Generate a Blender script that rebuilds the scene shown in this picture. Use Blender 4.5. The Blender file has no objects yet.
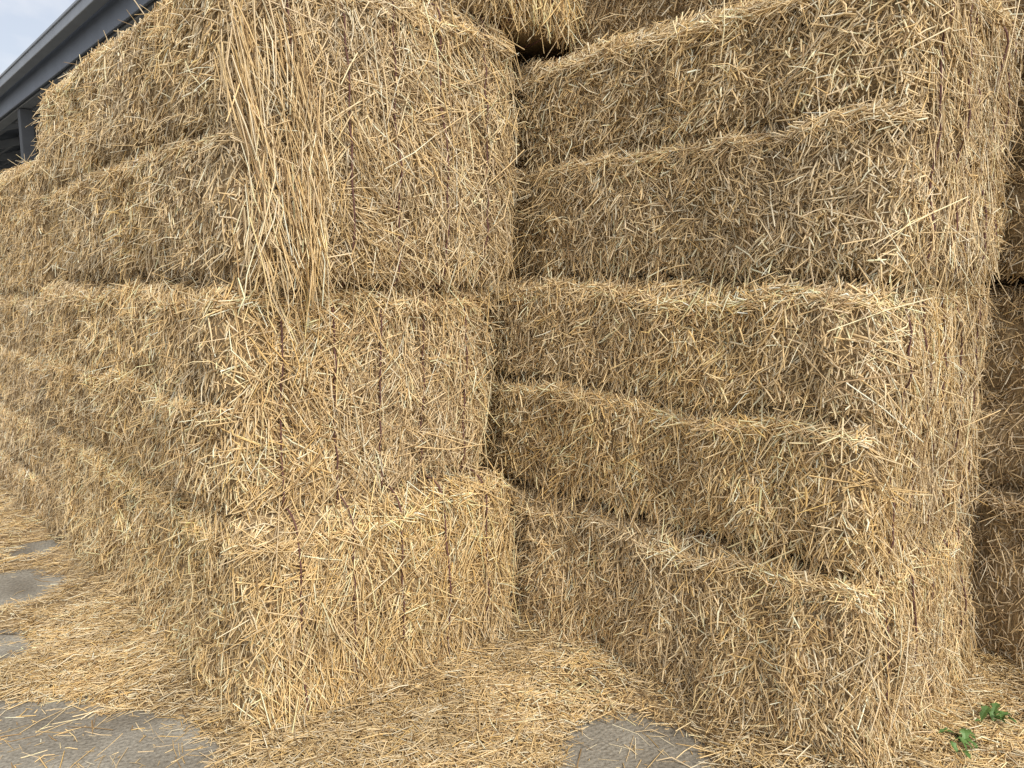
import bpy, math, numpy as np
from mathutils import Vector, Matrix, Euler
rng=np.random.default_rng(7)
sc=bpy.context.scene
sc.view_settings.view_transform='Standard'; sc.view_settings.look='None'; sc.view_settings.exposure=0

A=np.array([-.974,2.386]); ANG=math.radians(42.7)
E1=np.array([math.cos(ANG),math.sin(ANG)]); E2=np.array([-math.sin(ANG),math.cos(ANG)])
def W(s,t): 
    p=A+E1*s+E2*t; return float(p[0]),float(p[1])

# ---------- noise
def _h(ix,iy,iz,seed):
    h=(ix*374761393+iy*668265263+iz*1274126177+seed*974634777)&0xffffffff
    h=((h^(h>>13))*1103515245)&0xffffffff
    h=((h^(h>>16))*2246822519)&0xffffffff
    return ((h^(h>>15))&0xffff)/65535.0
def vn(p,seed=0):
    p=np.asarray(p,dtype=np.float64); i=np.floor(p).astype(np.int64); f=p-i; f=f*f*(3-2*f)
    r=0
    for a in (0,1):
        for b in (0,1):
            for c in (0,1):
                w=(f[:,0] if a else 1-f[:,0])*(f[:,1] if b else 1-f[:,1])*(f[:,2] if c else 1-f[:,2])
                r=r+w*_h(i[:,0]+a,i[:,1]+b,i[:,2]+c,seed)
    return r*2-1
def nrm(v): return v/np.maximum(np.linalg.norm(v,axis=1,keepdims=True),1e-9)

# ---------- straw geometry
PAL=np.array([[.80,.605,.325],[.89,.725,.455],[.66,.48,.24],[.40,.27,.135],[.72,.58,.38],[.93,.84,.63],[.79,.56,.24]])
PW=np.array([.26,.20,.16,.10,.13,.10,.05])
def pick_colors(n,tint=(1,1,1),pw=PW):
    c=PAL[rng.choice(len(PAL),n,p=pw/pw.sum())]
    c=c*rng.uniform(.80,1.12,(n,1))*np.array(tint)
    return c
def straws(P,D,N,L,Wd,C,droop=.12,bend=.10):
    n=len(P); D=nrm(D)
    S=nrm(np.cross(D,N)+1e-6); U=np.cross(S,D)
    a=rng.uniform(-.9,.9,(n,1)); S,U=S*np.cos(a)+U*np.sin(a),-S*np.sin(a)+U*np.cos(a)
    L=L[:,None]; Wd=Wd[:,None]
    B=nrm(rng.normal(size=(n,3)))*rng.uniform(0,bend,(n,1))*L
    dr=rng.uniform(0,1,(n,1))*droop
    kink=np.where(rng.uniform(size=(n,1))<.18,3.0,1.0)
    fl=rng.uniform(.2,.6,(n,1))
    V=np.zeros((n,9,3))
    km=rng.uniform(.35,.65,(n,1))
    for j in range(3):
        k=[0*km,km,0*km+1][j]
        c=P+D*L*(k-.5)+B*kink*(4*k*(1-k))
        c[:,2]-= (dr*L*k*k)[:,0]
        w=Wd*(.5 if j<2 else .36)
        V[:,j*3+0]=c+S*w; V[:,j*3+1]=c-S*w; V[:,j*3+2]=c+U*w*2*fl
    q=[]
    for j in range(2):
        for k in range(3):
            k2=(k+1)%3
            q.append([j*3+k,j*3+k2,j*3+3+k2,j*3+3+k])
    q=np.array(q)
    F=(np.arange(n)*9)[:,None,None]+q[None]
    col=np.repeat(C[:,None,:],9,axis=1)
    col[:,0:3]*=rng.uniform(.75,1.08,(n,1,1)); col[:,6:]*=rng.uniform(.8,1.08,(n,1,1))
    return V.reshape(-1,3),F.reshape(-1,4),np.clip(col,0,.92).reshape(-1,3)
def merge(parts):
    Vs=[];Fs=[];Cs=[];Ms=[];o=0
    for V,F,C,m in parts:
        Vs.append(V);Fs.append(F+o);Cs.append(C);Ms.append(np.full(len(F),m,dtype=np.int32));o+=len(V)
    return np.concatenate(Vs),np.concatenate(Fs),np.concatenate(Cs),np.concatenate(Ms)
def mkmesh(name,parts,mats):
    V,F,C,M=merge(parts)
    me=bpy.data.meshes.new(name)
    me.vertices.add(len(V)); me.vertices.foreach_set("co",V.astype(np.float32).ravel())
    me.loops.add(F.size); me.loops.foreach_set("vertex_index",F.astype(np.int32).ravel())
    me.polygons.add(len(F)); me.polygons.foreach_set("loop_start",(np.arange(len(F))*4).astype(np.int32))
    for m in mats: me.materials.append(m)
    me.polygons.foreach_set("material_index",M)
    me.polygons.foreach_set("use_smooth",np.ones(len(F),dtype=bool))
    me.update(calc_edges=True)
    at=me.color_attributes.new("Col",'FLOAT_COLOR','POINT')
    cc=np.ones((len(V),4),dtype=np.float32); cc[:,:3]=C
    at.data.foreach_set("color",cc.ravel())
    ob=bpy.data.objects.new(name,me); sc.collection.objects.link(ob)
    return ob

# ---------- materials
def newmat(name):
    m=bpy.data.materials.new(name); m.use_nodes=True
    nt=m.node_tree; b=nt.nodes["Principled BSDF"]; return m,nt,b
def mat_stalk():
    m,nt,b=newmat("straw_stalk")
    a=nt.nodes.new("ShaderNodeAttribute"); a.attribute_name="Col"
    nt.links.new(a.outputs["Color"],b.inputs["Base Color"])
    b.inputs["Roughness"].default_value=.55; b.inputs["Specular IOR Level"].default_value=.25
    return m
def mat_core():
    m,nt,b=newmat("packed_straw")
    tc=nt.nodes.new("ShaderNodeTexCoord"); 
    mp=nt.nodes.new("ShaderNodeMapping"); mp.inputs["Scale"].default_value=(60,60,14)
    mp.inputs["Rotation"].default_value=(.4,.3,.2)
    n=nt.nodes.new("ShaderNodeTexNoise"); n.inputs["Scale"].default_value=2; n.inputs["Detail"].default_value=4; n.inputs["Distortion"].default_value=1.5
    nt.links.new(tc.outputs["Object"],mp.inputs[0]); nt.links.new(mp.outputs[0],n.inputs["Vector"])
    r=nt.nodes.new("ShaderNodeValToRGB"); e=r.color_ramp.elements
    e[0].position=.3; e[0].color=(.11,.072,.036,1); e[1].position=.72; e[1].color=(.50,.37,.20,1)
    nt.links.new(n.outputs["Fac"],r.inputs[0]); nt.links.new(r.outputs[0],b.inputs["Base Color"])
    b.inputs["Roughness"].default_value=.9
    return m
def mat_plain(name,col,rough=.6,metal=0,var=.2,scale=6):
    m,nt,b=newmat(name)
    tc=nt.nodes.new("ShaderNodeTexCoord"); n=nt.nodes.new("ShaderNodeTexNoise"); n.inputs["Scale"].default_value=scale; n.inputs["Detail"].default_value=6
    nt.links.new(tc.outputs["Object"],n.inputs["Vector"])
    r=nt.nodes.new("ShaderNodeValToRGB"); e=r.color_ramp.elements
    e[0].position=.3; e[0].color=tuple(c*(1-var) for c in col)+(1,); e[1].position=.7; e[1].color=tuple(c*(1+var) for c in col)+(1,)
    nt.links.new(n.outputs["Fac"],r.inputs[0]); nt.links.new(r.outputs[0],b.inputs["Base Color"])
    b.inputs["Roughness"].default_value=rough; b.inputs["Metallic"].default_value=metal
    return m
STALK=mat_stalk(); CORE=mat_core(); TWINE=mat_plain("baling_twine",(.13,.06,.05),.8)

# ---------- bales
RAD=.06
def shape_point(p,half,seed,bands,off):
    """p: points on the box surface (local) -> displaced point, normal"""
    h=np.array(half); q=np.clip(p,-h+RAD,h-RAD); n=nrm(p-q); 
    b=q+n*RAD
    w=b+off
    d=.020*vn(w*2.1,seed)+.020*vn(w*5.0,seed+1)+.014*vn(w*15,seed+2)
    side=np.clip(1-np.abs(n[:,2])*1.3,0,1)
    d+=side*.017*vn(w*np.array([11,11,2.5]),seed+3)
    zz=(b[:,2]+h[2])
    xs_=np.clip(np.abs(n[:,0])*1.4-.3,0,1)*side
    wob=.03*vn(w*np.array([3.,3.,0]),seed+5)+.012*vn(w*np.array([11.,11.,0]),seed+6)
    f=np.clip(zz/(2*h[2]),0,1); d+=side*.022*np.sqrt(np.clip(4*f*(1-f),0,1))
    lim=[0]+list(bands)+[2*h[2]]
    if len(bands):
        amp=.8+.5*vn(w*np.array([1.5,1.5,0]),seed+7)
        for i in range(len(lim)-1):
            f=np.clip((zz+wob-lim[i])/(lim[i+1]-lim[i]),0,1)
            d+=xs_*amp*(.018*np.sqrt(np.clip(4*f*(1-f),0,1))+.024*f)*((zz+wob>=lim[i])&(zz+wob<lim[i+1]))
        for bz in bands:
            d-=xs_*amp*.046*np.exp(-((zz+wob-bz-.020)/.022)**2)
    return b+n*d[:,None],n
def face_pts(face,n,half):
    ax={'x':0,'y':1,'z':2}[face[1]]; sg=1 if face[0]=='+' else -1
    p=rng.uniform(-1,1,(n,3))*np.array(half); p[:,ax]=sg*half[ax]; return p
def core(half,seed,bands,off,res=.03):
    parts=[]
    for f in ('-x','+x','-y','+y','-z','+z'):
        ax={'x':0,'y':1,'z':2}[f[1]]; sg=1 if f[0]=='+' else -1
        o=[a for a in range(3) if a!=ax]
        nu=max(4,int(2*half[o[0]]/res)); nv=max(4,int(2*half[o[1]]/res))
        gu,gv=np.meshgrid(np.linspace(-half[o[0]],half[o[0]],nu+1),np.linspace(-half[o[1]],half[o[1]],nv+1),indexing='ij')
        P=np.zeros((gu.size,3)); P[:,o[0]]=gu.ravel(); P[:,o[1]]=gv.ravel(); P[:,ax]=sg*half[ax]
        V,_=shape_point(P,half,seed,bands,off)
        i,j=np.meshgrid(np.arange(nu),np.arange(nv),indexing='ij'); i=i.ravel(); j=j.ravel(); k=nv+1
        F=np.stack([i*k+j,(i+1)*k+j,(i+1)*k+j+1,i*k+j+1],1)
        flip=(sg>0)!=(ax in (0,2))
        if flip: F=F[:,::-1]
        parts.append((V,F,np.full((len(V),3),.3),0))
    return parts
def tangent(n):
    z=np.tile([0,0,1.],(len(n),1)); z[np.abs(n[:,2])>.93]=[0,1,0]
    h=nrm(np.cross(z,n)); v=np.cross(n,h); return h,v
TOTAL=0
def bale(s0,s1,t0,t1,z0,z1,dens,bands=(),tint=(1,1,1),yaw=0,roll=0,style=None,extra=None,twine=True,seed=None):
    global TOTAL
    seed=seed if seed is not None else int(rng.integers(1,9999))
    half=((s1-s0)/2,(t1-t0)/2,(z1-z0)/2); off=np.array([seed%97,seed%53,seed%31])*1.37
    parts=core(half,seed,bands,off)
    style=style or {}
    def add(P,D,n,L,Wd,tn=tint,droop=.12,bend=.1,pw=PW):
        global TOTAL
        C=pick_colors(len(P),tn,pw)
        C=C*(1+.13*vn((P+off)*3.1,seed+8)+.15*vn((P+off)*14,seed+9))[:,None]
        g=np.clip(.5+.7*vn((P+off)*2.3,seed+12),0,1)[:,None]*.20
        grey=C.mean(1,keepdims=True)*np.array([1.11,1.0,.84]); C=C*(1-g)+grey*g
        V,F,c=straws(P,D,n,L,Wd,C,droop,bend); parts.append((V,F,c,1)); TOTAL+=len(P)
    for f,dn in dens.items():
        ax={'x':0,'y':1,'z':2}[f[1]]; o=[a for a in range(3) if a!=ax]
        area=4*half[o[0]]*half[o[1]]; n=int(area*dn)
        if n<1: continue
        p=face_pts(f,n,half); b,nn=shape_point(p,half,seed,bands,off)
        h,v=tangent(nn)
        st=style.get(f,'long' if ax==1 else 'short')
        w=b+off
        if st=='short':
            th=.9*vn(w*5,seed+20)+1.1*vn(w*15,seed+21)+rng.normal(0,.6,n)
            L=rng.gamma(2.4,.0185,n).clip(.012,.18); tilt=np.abs(rng.normal(.12,.30,n)); Wd=rng.uniform(.0025,.0078,n)
            un=rng.uniform(size=n)<.36
        else:
            th=1.1*vn(w*3,seed+20)+1.1*vn(w*10,seed+21)+rng.normal(0,.6,n)
            L=rng.gamma(2.4,.037,n).clip(.02,.36); tilt=np.abs(rng.normal(.06,.20,n)); Wd=rng.uniform(.0025,.0062,n)
            un=rng.uniform(size=n)<.38
        th=np.where(un,rng.uniform(-1.57,1.57,n),th)
        D=-v*np.cos(th)[:,None]+h*np.sin(th)[:,None]+nn*tilt[:,None]
        P=b+nn*rng.normal(.005,.009,n)[:,None]
        if f=='+z': P[:,2]=np.minimum(P[:,2],half[2]+.05)
        add(P,D,nn,L,Wd)
        if ax!=2 and dn>1500:
            ln=2*half[o[0]]
            for bz in (list(bands) if ax==0 else [])+[2*half[2]-.04]:
                m=int(ln*dn*.075)
                q=np.zeros((m,3)); q[:,o[0]]=rng.uniform(-1,1,m)*half[o[0]]; q[:,ax]=(1 if f[0]=='+' else -1)*half[ax]
                wob=.03*vn((q+off)*np.array([3.,3,0]),seed+5)+.012*vn((q+off)*np.array([11.,11.,0]),seed+6)
                q[:,2]=-half[2]+bz-wob-.008-np.abs(rng.normal(0,.014,m))
                b2,n2=shape_point(q,half,seed,bands,off); h2,v2=tangent(n2)
                th=np.where(rng.uniform(size=m)<.8,rng.normal(1.35,.4,m)*rng.choice([-1,1],m),rng.normal(0,.8,m))
                D=-v2*np.cos(th)[:,None]+h2*np.sin(th)[:,None]+n2*np.abs(rng.normal(.25,.3,m))[:,None]
                add(b2+n2*rng.uniform(.0,.028,m)[:,None],D,n2,rng.gamma(3.5,.021,m).clip(.03,.22),rng.uniform(.0027,.006,m),tuple(np.array(tint)*1.1),.25)
            # bristly flyaways and long loose stalks
            m=int(area*dn*.04)
            p=face_pts(f,m,half); b2,n2=shape_point(p,half,seed,bands,off)
            D=n2+rng.normal(0,.6,(m,3)); L=rng.uniform(.04,.15,m)
            add(b2+n2*(L*.3)[:,None],D,np.roll(n2,1,axis=1)+.01,L,rng.uniform(.0018,.004,m),tuple(np.array(tint)*1.05),.5,.2)
            if ax==1:
                m=int(area*dn*.025)
                p=face_pts(f,m,half); b2,n2=shape_point(p,half,seed,bands,off); h2,v2=tangent(n2)
                th=rng.normal(0,.8,m)
                D=-v2*np.cos(th)[:,None]+h2*np.sin(th)[:,None]+n2*rng.normal(.03,.06,m)[:,None]
                add(b2+n2*rng.uniform(.01,.03,m)[:,None],D,n2,rng.uniform(.16,.38,m),rng.uniform(.003,.0056,m),tuple(np.array(tint)*1.1),.1,.12)
    if extra: 
        for a in extra(half): add(*a)
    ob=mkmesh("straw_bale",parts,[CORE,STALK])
    cx,cy=W((s0+s1)/2,(t0+t1)/2)
    ob.location=(cx,cy,(z0+z1)/2); ob.rotation_euler=Euler((0,math.radians(roll),ANG+math.radians(yaw)),'XYZ')
    if twine:
        cu=bpy.data.curves.new("twine",'CURVE'); cu.dimensions='3D'; cu.bevel_depth=.003; cu.materials.append(TWINE)
        for k in range(5):
            x=-half[0]+2*half[0]*(k+.7)/5.4
            pts=[]
            hy,hz=half[1]+.0,half[2]+.0
            for (y0,za,y1,zb,nn_) in ((-hy,-hz,-hy,hz,30),(-hy,hz,hy,hz,60),(hy,hz,hy,-hz,30),(hy,-hz,-hy,-hz,60)):
                for i in range(nn_):
                    a=i/nn_; pts.append((x,y0+(y1-y0)*a,za+(zb-za)*a))
            P,nn2=shape_point(np.array(pts),half,seed,bands,off); P=P+nn2*.022
            sp=cu.splines.new('POLY'); sp.points.add(len(P)-1); sp.use_cyclic_u=True
            sp.points.foreach_set("co",np.concatenate([P,np.ones((len(P),1))],1).astype(np.float32).ravel())
        tw=bpy.data.objects.new("twine",cu); sc.collection.objects.link(tw); tw.parent=ob
    return ob

def hang(half):
    out=[]
    for k in range(11):
        m=int(rng.integers(40,85))
        bx=-half[0]+rng.uniform(-.02,.20); bz=rng.uniform(-half[2]+.15,half[2]-.40); lean=rng.normal(.10,.2)
        x=bx+rng.normal(0,.03,m); z=bz+rng.normal(0,.09,m); y=-half[1]-.02-rng.uniform(0,.08,m)
        P=np.stack([x,y,z],1); D=np.stack([rng.normal(lean,.2,m),rng.normal(-.10,.14,m),-np.ones(m)],1)
        N=np.tile([0,-1.,0],(m,1)); out.append((P,D,N,rng.gamma(6,.036,m).clip(.1,.42),rng.uniform(.003,.0062,m),(1.1,1.07,1.0),.1,.14))
    m=300
    x=-half[0]-rng.uniform(0,.04,m); y=-half[1]+rng.gamma(1.5,.07,m); z=rng.uniform(-half[2],half[2],m)
    P=np.stack([x,y,z],1); D=np.stack([rng.normal(-.05,.2,m),rng.normal(0,.3,m),-np.ones(m)],1)
    N=np.tile([-1.,0,0],(m,1)); out.append((P,D,N,rng.gamma(5,.03,m).clip(.08,.3),rng.uniform(.0022,.005,m),(1,1,1),.1,.1))
    return out
def skirt(half):
    out=[]
    m=1000
    x=rng.uniform(-half[0],half[0],m); z=-half[2]+rng.gamma(2,.09,m).clip(0,.6); y=-half[1]-.03-.08*np.exp(-(z+half[2])/.2)*rng.uniform(0,1,m)
    P=np.stack([x,y,z],1); D=np.stack([rng.normal(0,.55,m),rng.normal(-.25,.2,m),-np.ones(m)],1)
    N=np.tile([0,-1.,0],(m,1)); out.append((P,D,N,rng.gamma(5,.026,m).clip(.06,.3),rng.uniform(.0027,.0058,m),(1.08,1.05,.97),.05,.12))
    return out
def tufts(half):
    out=[]
    for k in range(9):
        m=int(rng.integers(15,40)); y0=rng.uniform(-half[1],half[1]*.2); z0=-half[2]+rng.uniform(.0,.10)
        P=np.stack([-half[0]-.02-rng.uniform(0,.04,m),y0+rng.normal(0,.06,m),z0+rng.normal(0,.03,m)],1)
        D=np.stack([rng.normal(-.3,.25,m),rng.normal(0,.8,m),-np.ones(m)],1)
        out.append((P,D,np.tile([-1.,0,0],(m,1)),rng.uniform(.04,.13,m),rng.uniform(.003,.006,m),(1.1,1.07,1),.2,.15))
    return out

NR=12000
Yt=(1.07,1.03,.92); N0=(1,1,1); RB=(1.05,1.025,.97)
LF={'-y':7500,'-x':8000,'+x':500,'+z':2500,'+y':300}
# stack with its end towards us on the left
bale(.145,1.26,-.02,2.42,0,.79,LF,tint=Yt,extra=skirt,yaw=-.2)
bale(.15,1.21,.05,2.44,.79,1.59,LF,bands=(.40,),tint=(1.05,1.02,.96),yaw=-.4)
bale(.19,1.27,-.02,2.46,1.60,2.60,{'-y':7700,'-x':8200,'+x':600,'+z':3500,'+y':1500},bands=(.47,),tint=(1.01,1,.98),yaw=-.4,extra=hang)
for i,(z0,z1) in enumerate(((0,.76),(.755,1.52),(1.52,2.28))):
    bale(.17,1.34,2.50+.02*i,4.85,z0,z1,{'-x':5600,'-y':600,'+z':3000},bands=(.38,) if i<2 else (),tint=(1,.98,.95),yaw=rng.uniform(-1,1))
for i,(z0,z1) in enumerate(((0,.80),(.80,1.59),(1.59,2.34))):
    bale(.12,1.30,4.92,7.3,z0,z1,{'-x':2600,'+z':1500},tint=N0,yaw=rng.uniform(-1,1))
# stack standing forward on the right: long sides face us
RF={'-x':NR,'-y':8500,'+z':2500,'+x':400}
bale(1.385,2.34,-1.49,.88,0,.695,RF,tint=RB,yaw=.5,extra=lambda h: skirt(h)+tufts(h))
bale(1.42,2.36,-1.46,.90,.70,1.60,RF,bands=(.46,),tint=RB,extra=tufts)
bale(1.46,2.26,-1.51,.82,1.61,2.50,RF,bands=(.46,),tint=(1.0,.99,.96),yaw=-.4,extra=tufts)
for i,(z0,z1) in enumerate(((0,.8),(.805,1.59),(1.60,2.48))):
    bale(1.42,2.45,.98,3.38,z0,z1,{'-x':300,'+z':800,'+y':800},tint=N0)
# third stack, further right; darker tint paints shade onto its front bales
for i,(z0,z1) in enumerate(((0,.80),(.80,1.59),(1.60,2.35))):
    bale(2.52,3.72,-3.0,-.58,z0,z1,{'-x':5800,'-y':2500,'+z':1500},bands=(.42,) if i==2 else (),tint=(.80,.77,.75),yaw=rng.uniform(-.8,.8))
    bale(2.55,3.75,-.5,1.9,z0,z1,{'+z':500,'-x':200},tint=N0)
bale(2.52,3.72,-2.9,-.5,2.36,3.2,{'-x':5800,'-y':2500},tint=(.80,.77,.75),yaw=1)  # upper bale, same shade put into the tint
# top course
bale(1.0,2.2,-.05,2.35,2.61,3.45,{'-x':5000,'-y':7200},tint=(1,.98,.95),yaw=4,extra=skirt)
bale(1.62,2.45,-1.35,-.03,2.50,3.4,{'-x':7500,'-y':4500},tint=(1,.98,.95),yaw=-2)

# ---------- ground
def mat_concrete():
    m,nt,b=newmat("concrete")
    tc=nt.nodes.new("ShaderNodeTexCoord")
    def noise(s,d=6):
        n=nt.nodes.new("ShaderNodeTexNoise"); n.inputs["Scale"].default_value=s; n.inputs["Detail"].default_value=d
        nt.links.new(tc.outputs["Object"],n.inputs["Vector"]); return n
    a=noise(2.8,8); r=nt.nodes.new("ShaderNodeValToRGB"); e=r.color_ramp.elements
    e[0].position=.36; e[0].color=(.21,.19,.155,1); e[1].position=.64; e[1].color=(.38,.36,.31,1)
    nt.links.new(a.outputs["Fac"],r.inputs[0])
    c=noise(85,5); r2=nt.nodes.new("ShaderNodeValToRGB"); e=r2.color_ramp.elements
    e[0].position=.3; e[0].color=(.55,.54,.52,1); e[1].position=.62; e[1].color=(1.08,1.08,1.06,1)
    nt.links.new(c.outputs["Fac"],r2.inputs[0])
    mx=nt.nodes.new("ShaderNodeMix"); mx.data_type='RGBA'; mx.blend_type='MULTIPLY'; mx.inputs[0].default_value=1
    nt.links.new(r.outputs[0],mx.inputs[6]); nt.links.new(r2.outputs[0],mx.inputs[7])
    mp=nt.nodes.new("ShaderNodeMapping"); mp.inputs["Rotation"].default_value=(0,0,ANG+.25)
    nt.links.new(tc.outputs["Object"],mp.inputs[0])
    wv=nt.nodes.new("ShaderNodeTexWave"); wv.inputs["Scale"].default_value=14; wv.inputs["Distortion"].default_value=6; wv.inputs["Detail"].default_value=4
    nt.links.new(mp.outputs[0],wv.inputs["Vector"])
    ad=nt.nodes.new("ShaderNodeMath"); ad.operation='MULTIPLY_ADD'; ad.inputs[1].default_value=.25
    nt.links.new(wv.outputs["Fac"],ad.inputs[0]); nt.links.new(c.outputs["Fac"],ad.inputs[2])
    bp=nt.nodes.new("ShaderNodeBump"); bp.inputs["Strength"].default_value=.7; bp.inputs["Distance"].default_value=.006
    nt.links.new(ad.outputs[0],bp.inputs["Height"]); nt.links.new(bp.outputs[0],b.inputs["Normal"])
    # joints between large cast slabs
    mp2=nt.nodes.new("ShaderNodeMapping"); mp2.inputs["Rotation"].default_value=(0,0,.12); mp2.inputs["Location"].default_value=(1.0,.55,0)
    nt.links.new(tc.outputs["Object"],mp2.inputs[0])
    br=nt.nodes.new("ShaderNodeTexBrick"); br.offset=0; br.inputs["Scale"].default_value=1; br.inputs["Brick Width"].default_value=4.2; br.inputs["Row Height"].default_value=3.6; br.inputs["Mortar Size"].default_value=.009
    br.inputs["Color1"].default_value=(1,1,1,1); br.inputs["Color2"].default_value=(.92,.92,.92,1); br.inputs["Mortar"].default_value=(.28,.24,.2,1)
    nt.links.new(mp2.outputs[0],br.inputs["Vector"])
    m2=nt.nodes.new("ShaderNodeMix"); m2.data_type='RGBA'; m2.blend_type='MULTIPLY'; m2.inputs[0].default_value=1
    nt.links.new(mx.outputs[2],m2.inputs[6]); nt.links.new(br.outputs["Color"],m2.inputs[7])
    nt.links.new(m2.outputs[2],b.inputs["Base Color"]); b.inputs["Roughness"].default_value=.88
    return m
CONC=mat_concrete()
me=bpy.data.meshes.new("ground"); S=300
me.from_pydata([(-S,-S,0),(S,-S,0),(S,S,0),(-S,S,0)],[],[(0,1,2,3)]); me.materials.append(CONC)
g=bpy.data.objects.new("ground",me); sc.collection.objects.link(g)

rects=[(0.14,1.3,-.02,7.3),(1.385,2.34,-1.5,3.3),(2.52,3.72,-3.0,1.9)]
bare=[((-1.95,2.36),(.62,.46)),((-1.4,2.36),(.42,.33)),((-2.33,3.20),(.24,.17)),((-2.66,3.86),(.28,.27)),((-2.83,4.48),(.17,.17)),((.41,2.34),(.27,.33)),((-2.9,2.55),(.8,.5)),((.1,1.2),(1.6,.55)),((-3.6,3.6),(.6,.5))]
def cover(x,y):
    d=np.full(len(x),9.)
    P=np.stack([x-A[0],y-A[1]],1); s=P@E1; t=P@E2
    for a,b,c,e in rects:
        dx=np.maximum(np.maximum(a-s,s-b),0); dy=np.maximum(np.maximum(c-t,t-e),0); d=np.minimum(d,np.hypot(dx,dy))
    q=np.stack([x,y,0*x],1)
    nz=.55*vn(q*2.5,77)+.35*vn(q*7,78)
    c=1.25-d/.9+.35*nz
    for (cx,cy),(rx,ry) in bare:
        rr=np.hypot((x-cx)/rx,(y-cy)/ry)+.14*nz+.09*vn(q*16,79)
        c=np.minimum(c,(rr-1)*2.0*min(1,max(rx,ry)/.35))
    return c,d,q
def gh(x,y):
    c,d,q=cover(x,y)
    h=np.clip(c,-1,1)*.036+.085*np.exp(-d/.15)*np.clip(c*2,0,1)+.012*vn(q*9,80)*np.clip(c*2,0,1)
    return h,c
xs=np.arange(-5.5,4.5,.03); ys=np.arange(.3,8.5,.03)
gx,gy=np.meshgrid(xs,ys,indexing='ij'); h,c=gh(gx.ravel(),gy.ravel())
V=np.stack([gx.ravel(),gy.ravel(),h-.014],1); k=len(ys)
i,j=np.meshgrid(np.arange(len(xs)-1),np.arange(k-1),indexing='ij'); i=i.ravel(); j=j.ravel()
F=np.stack([i*k+j,(i+1)*k+j,(i+1)*k+j+1,i*k+j+1],1)
keep=(V[F][:,:,2].max(1)>-.004); F=F[keep]
parts=[(V,F,np.full((len(V),3),.3),0)]
def gstraw(n,x0,x1,y0,y1,lm=1.0,single=.035):
    x=rng.uniform(x0,x1,n); y=rng.uniform(y0,y1,n); h,c=gh(x,y)
    P0=np.stack([x-A[0],y-A[1]],1); s=P0@E1; t=P0@E2
    ins=np.zeros(n,bool)
    for a,b,cc,e in rects: ins|=(s>a+.06)&(s<b-.06)&(t>cc+.06)&(t<e)
    pr=np.clip((c+.12)*4,0,1); pr=np.maximum(pr,single)
    kp=(rng.uniform(size=n)<pr)&~ins
    x,y,h,c=x[kp],y[kp],h[kp],c[kp]; m=len(x)
    P=np.stack([x,y,np.maximum(h,0)+rng.uniform(.002,.017,m)*np.clip(.2+c,0.15,1)],1)
    a=rng.uniform(0,2*math.pi,m); D=np.stack([np.cos(a),np.sin(a),rng.normal(0,.11,m)*np.clip(c+.1,.03,1)],1)
    N=np.tile([0,0,1.],(m,1))
    L=(rng.gamma(2.6,.025,m)*lm).clip(.012,.22)
    C=pick_colors(m,(1.0,.99,.96))*(1+.22*vn(np.stack([x,y,0*x],1)*4,90))[:,None]
    V,F,cc=straws(P,D,N,L,rng.uniform(.0023,.0055,m),C,.0,.08)
    parts.append((V,F,cc,1))
gstraw(88000,-2.3,2.6,1.95,3.5)
gstraw(30000,-4.2,-1.2,2.8,6.0)
gstraw(4000,-5,4,.4,2.2)
mkmesh("loose_straw",parts,[CORE,STALK])

# ---------- weeds
LEAF=mat_plain("weed_leaf",(.10,.19,.05),.55,var=.35,scale=20)
def weed(x,y,n,size,seed):
    r=np.random.default_rng(seed); vs=[];fs=[]
    z0=float(gh(np.array([x]),np.array([y]))[0][0])+.018
    for k in range(n):
        a=r.uniform(0,6.28); el=r.uniform(.2,1.25); L=size*r.uniform(.5,1.3); wd=L*r.uniform(.10,.19)
        d=np.array([math.cos(a)*math.cos(el),math.sin(a)*math.cos(el),math.sin(el)]); sd=np.array([-math.sin(a),math.cos(a),0])
        o=len(vs); M=7
        base=np.array([x,y,z0])+np.array([r.normal(0,.03),r.normal(0,.03),0])
        for i in range(M):
            f=i/(M-1); w=wd*(math.sin(math.pi*min(1,f*.95+.05))**.7)*(1 if i%2 else .55)
            if i==M-1: w=.001
            c=base+d*L*f+np.array([0,0,-L*.55*f*f])
            vs+= [tuple(c+sd*w+np.array([0,0,w*.35])),tuple(c),tuple(c-sd*w+np.array([0,0,w*.35]))]
        for i in range(M-1):
            b=o+i*3; fs+=[(b,b+1,b+4,b+3),(b+1,b+2,b+5,b+4)]
    me=bpy.data.meshes.new("weed_plant"); me.from_pydata(vs,[],fs); me.materials.append(LEAF)
    ob=bpy.data.objects.new("weed_plant",me); sc.collection.objects.link(ob)
weed(1.67,2.52,12,.085,1); weed(1.49,2.36,13,.09,2)

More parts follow.
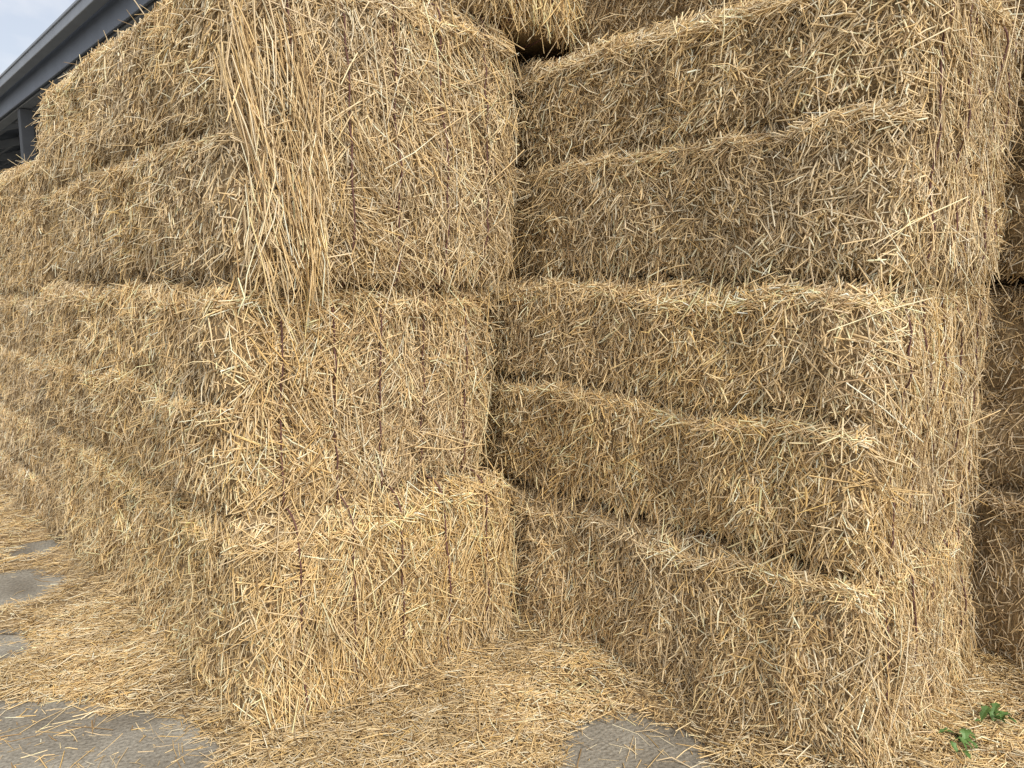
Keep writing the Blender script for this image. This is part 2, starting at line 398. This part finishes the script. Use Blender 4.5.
# ---------- barn
STEEL=mat_plain("galvanised_steel",(.24,.265,.30),.45,.3,.1,3); SHEET=mat_plain("roof_sheet",(.13,.155,.20),.5,.2,.12,2); DARK=mat_plain("weathered_cladding",(.09,.10,.115),.8,0,.25,2)
barn=bpy.data.objects.new("barn",None); sc.collection.objects.link(barn)
bx,by=W(2.2,4.6); barn.location=(bx,by,0); barn.rotation_euler=(0,0,ANG)
def box(name,lo,hi,mat,rot=None):
    x0,y0,z0=lo;x1,y1,z1=hi
    c=Vector(((x0+x1)/2,(y0+y1)/2,(z0+z1)/2)); hx,hy,hz=(x1-x0)/2,(y1-y0)/2,(z1-z0)/2
    vs=[(a*hx,b*hy,d*hz) for a in(-1,1) for b in(-1,1) for d in(-1,1)]
    fs=[(0,1,3,2),(4,6,7,5),(0,4,5,1),(2,3,7,6),(0,2,6,4),(1,5,7,3)]
    me=bpy.data.meshes.new(name); me.from_pydata(vs,[],fs); me.materials.append(mat)
    ob=bpy.data.objects.new(name,me); sc.collection.objects.link(ob); ob.parent=barn; ob.location=c
    if rot: ob.rotation_euler=rot
    bv=ob.modifiers.new("bevel",'BEVEL'); bv.width=.01; bv.segments=2
    return ob
LEN=44; SP=12; EH=5.0; RISE=2.0
def slope(name,xa,za,xb,zb):
    vs=[];fs=[];n=int(LEN/.05)
    for i in range(n+1):
        y=i*.05-.3; dz=[0,.0,.035,.035][i%4]
        vs+=[(xa,y,za+dz),(xb,y,zb+dz)]
    for i in range(n): fs.append((2*i,2*i+1,2*i+3,2*i+2))
    me=bpy.data.meshes.new(name); me.from_pydata(vs,[],fs); me.materials.append(SHEET)
    ob=bpy.data.objects.new(name,me); sc.collection.objects.link(ob); ob.parent=barn
slope("roof_near",-.12,EH,SP/2,EH+RISE); slope("roof_far",SP/2,EH+RISE,SP+.12,EH)
box("gutter",(-.24,-.3,EH-.17),(-.10,LEN-.4,EH-.03),STEEL)
box("gutter_lip",(-.26,-.3,EH-.045),(-.242,LEN-.4,EH-.005),STEEL)
box("fascia",(-.02,-.3,EH-.42),(.02,LEN-.4,EH-.06),SHEET)
box("eave_beam",(.06,-.2,EH-.42),(.24,LEN-.5,EH-.2),STEEL)
ra=math.atan2(RISE,SP/2)
for i,yy in enumerate(np.arange(0,LEN,4.5)):
    box("post_%d"%i,(.06,yy,0),(.26,yy+.2,EH-.43),DARK)
    box("rear_post_%d"%i,(SP-.26,yy,0),(SP-.06,yy+.2,EH-.3),STEEL)
    L=math.hypot(SP/2,RISE)
    box("rafter_%d"%i,(SP/4-L/2+.1,yy+.02,EH+RISE/2-.30),(SP/4+L/2,yy+.18,EH+RISE/2-.1),STEEL,(0,-ra,0))
    box("rafter_rear_%d"%i,(3*SP/4-L/2,yy+.02,EH+RISE/2-.30),(3*SP/4+L/2-.1,yy+.18,EH+RISE/2-.1),STEEL,(0,ra,0))
for i,xx in enumerate(np.arange(.8,5.8,1.0)):
    zc=EH+xx/(SP/2)*RISE-.06
    box("purlin_%d"%i,(xx,-.25,zc-.16),(xx+.07,LEN-.45,zc),STEEL)
box("rear_wall",(SP,-.2,0),(SP+.06,LEN-.5,EH-.1),DARK)
box("end_wall",(.3,LEN-.45,0),(SP-.05,LEN-.4,EH-.05),DARK)

# ---------- light
el=math.radians(42); az=np.array([.53,-.848]); az/=np.linalg.norm(az)
sd=Vector((az[0]*math.cos(el),az[1]*math.cos(el),math.sin(el)))
sl=bpy.data.lights.new("sun",'SUN'); sl.energy=3.1; sl.angle=math.radians(12); sl.color=(1,.94,.85)
so=bpy.data.objects.new("sun",sl); sc.collection.objects.link(so); so.rotation_euler=sd.to_track_quat('Z','Y').to_euler(); so.location=(5,-5,10)
w=bpy.data.worlds.new("World"); sc.world=w; w.use_nodes=True; nt=w.node_tree
sky=nt.nodes.new("ShaderNodeTexSky"); sky.sky_type='NISHITA'; sky.sun_disc=False; sky.sun_elevation=el; sky.sun_rotation=math.atan2(az[0],az[1]); sky.dust_density=3
bg=nt.nodes["Background"]; bg.inputs[1].default_value=.15
tc=nt.nodes.new("ShaderNodeTexCoord"); mp=nt.nodes.new("ShaderNodeMapping"); mp.inputs["Scale"].default_value=(1,1,2.2)
n=nt.nodes.new("ShaderNodeTexNoise"); n.inputs["Scale"].default_value=2.6; n.inputs["Detail"].default_value=7; n.inputs["Distortion"].default_value=.6
nt.links.new(tc.outputs["Generated"],mp.inputs[0]); nt.links.new(mp.outputs[0],n.inputs["Vector"])
r=nt.nodes.new("ShaderNodeValToRGB"); e=r.color_ramp.elements; e[0].position=.38; e[0].color=(.4,.4,.4,1); e[1].position=.62; e[1].color=(.96,.96,.96,1)
nt.links.new(n.outputs["Fac"],r.inputs[0])
mx=nt.nodes.new("ShaderNodeMix"); mx.data_type='RGBA'; mx.inputs[7].default_value=(7.6,7.4,7.3,1)
nt.links.new(r.outputs[0],mx.inputs[0]); nt.links.new(sky.outputs[0],mx.inputs[6]); nt.links.new(mx.outputs[2],bg.inputs[0])

# ---------- camera
cd=bpy.data.cameras.new("camera"); cd.sensor_width=36; cd.lens=36*773/1024; cd.clip_end=1000; cd.clip_start=.05
co=bpy.data.objects.new("camera",cd); sc.collection.objects.link(co); co.location=(0,0,1.6); co.rotation_euler=(math.radians(90-7.6),0,0)
sc.camera=co
print("STRAWS",TOTAL)
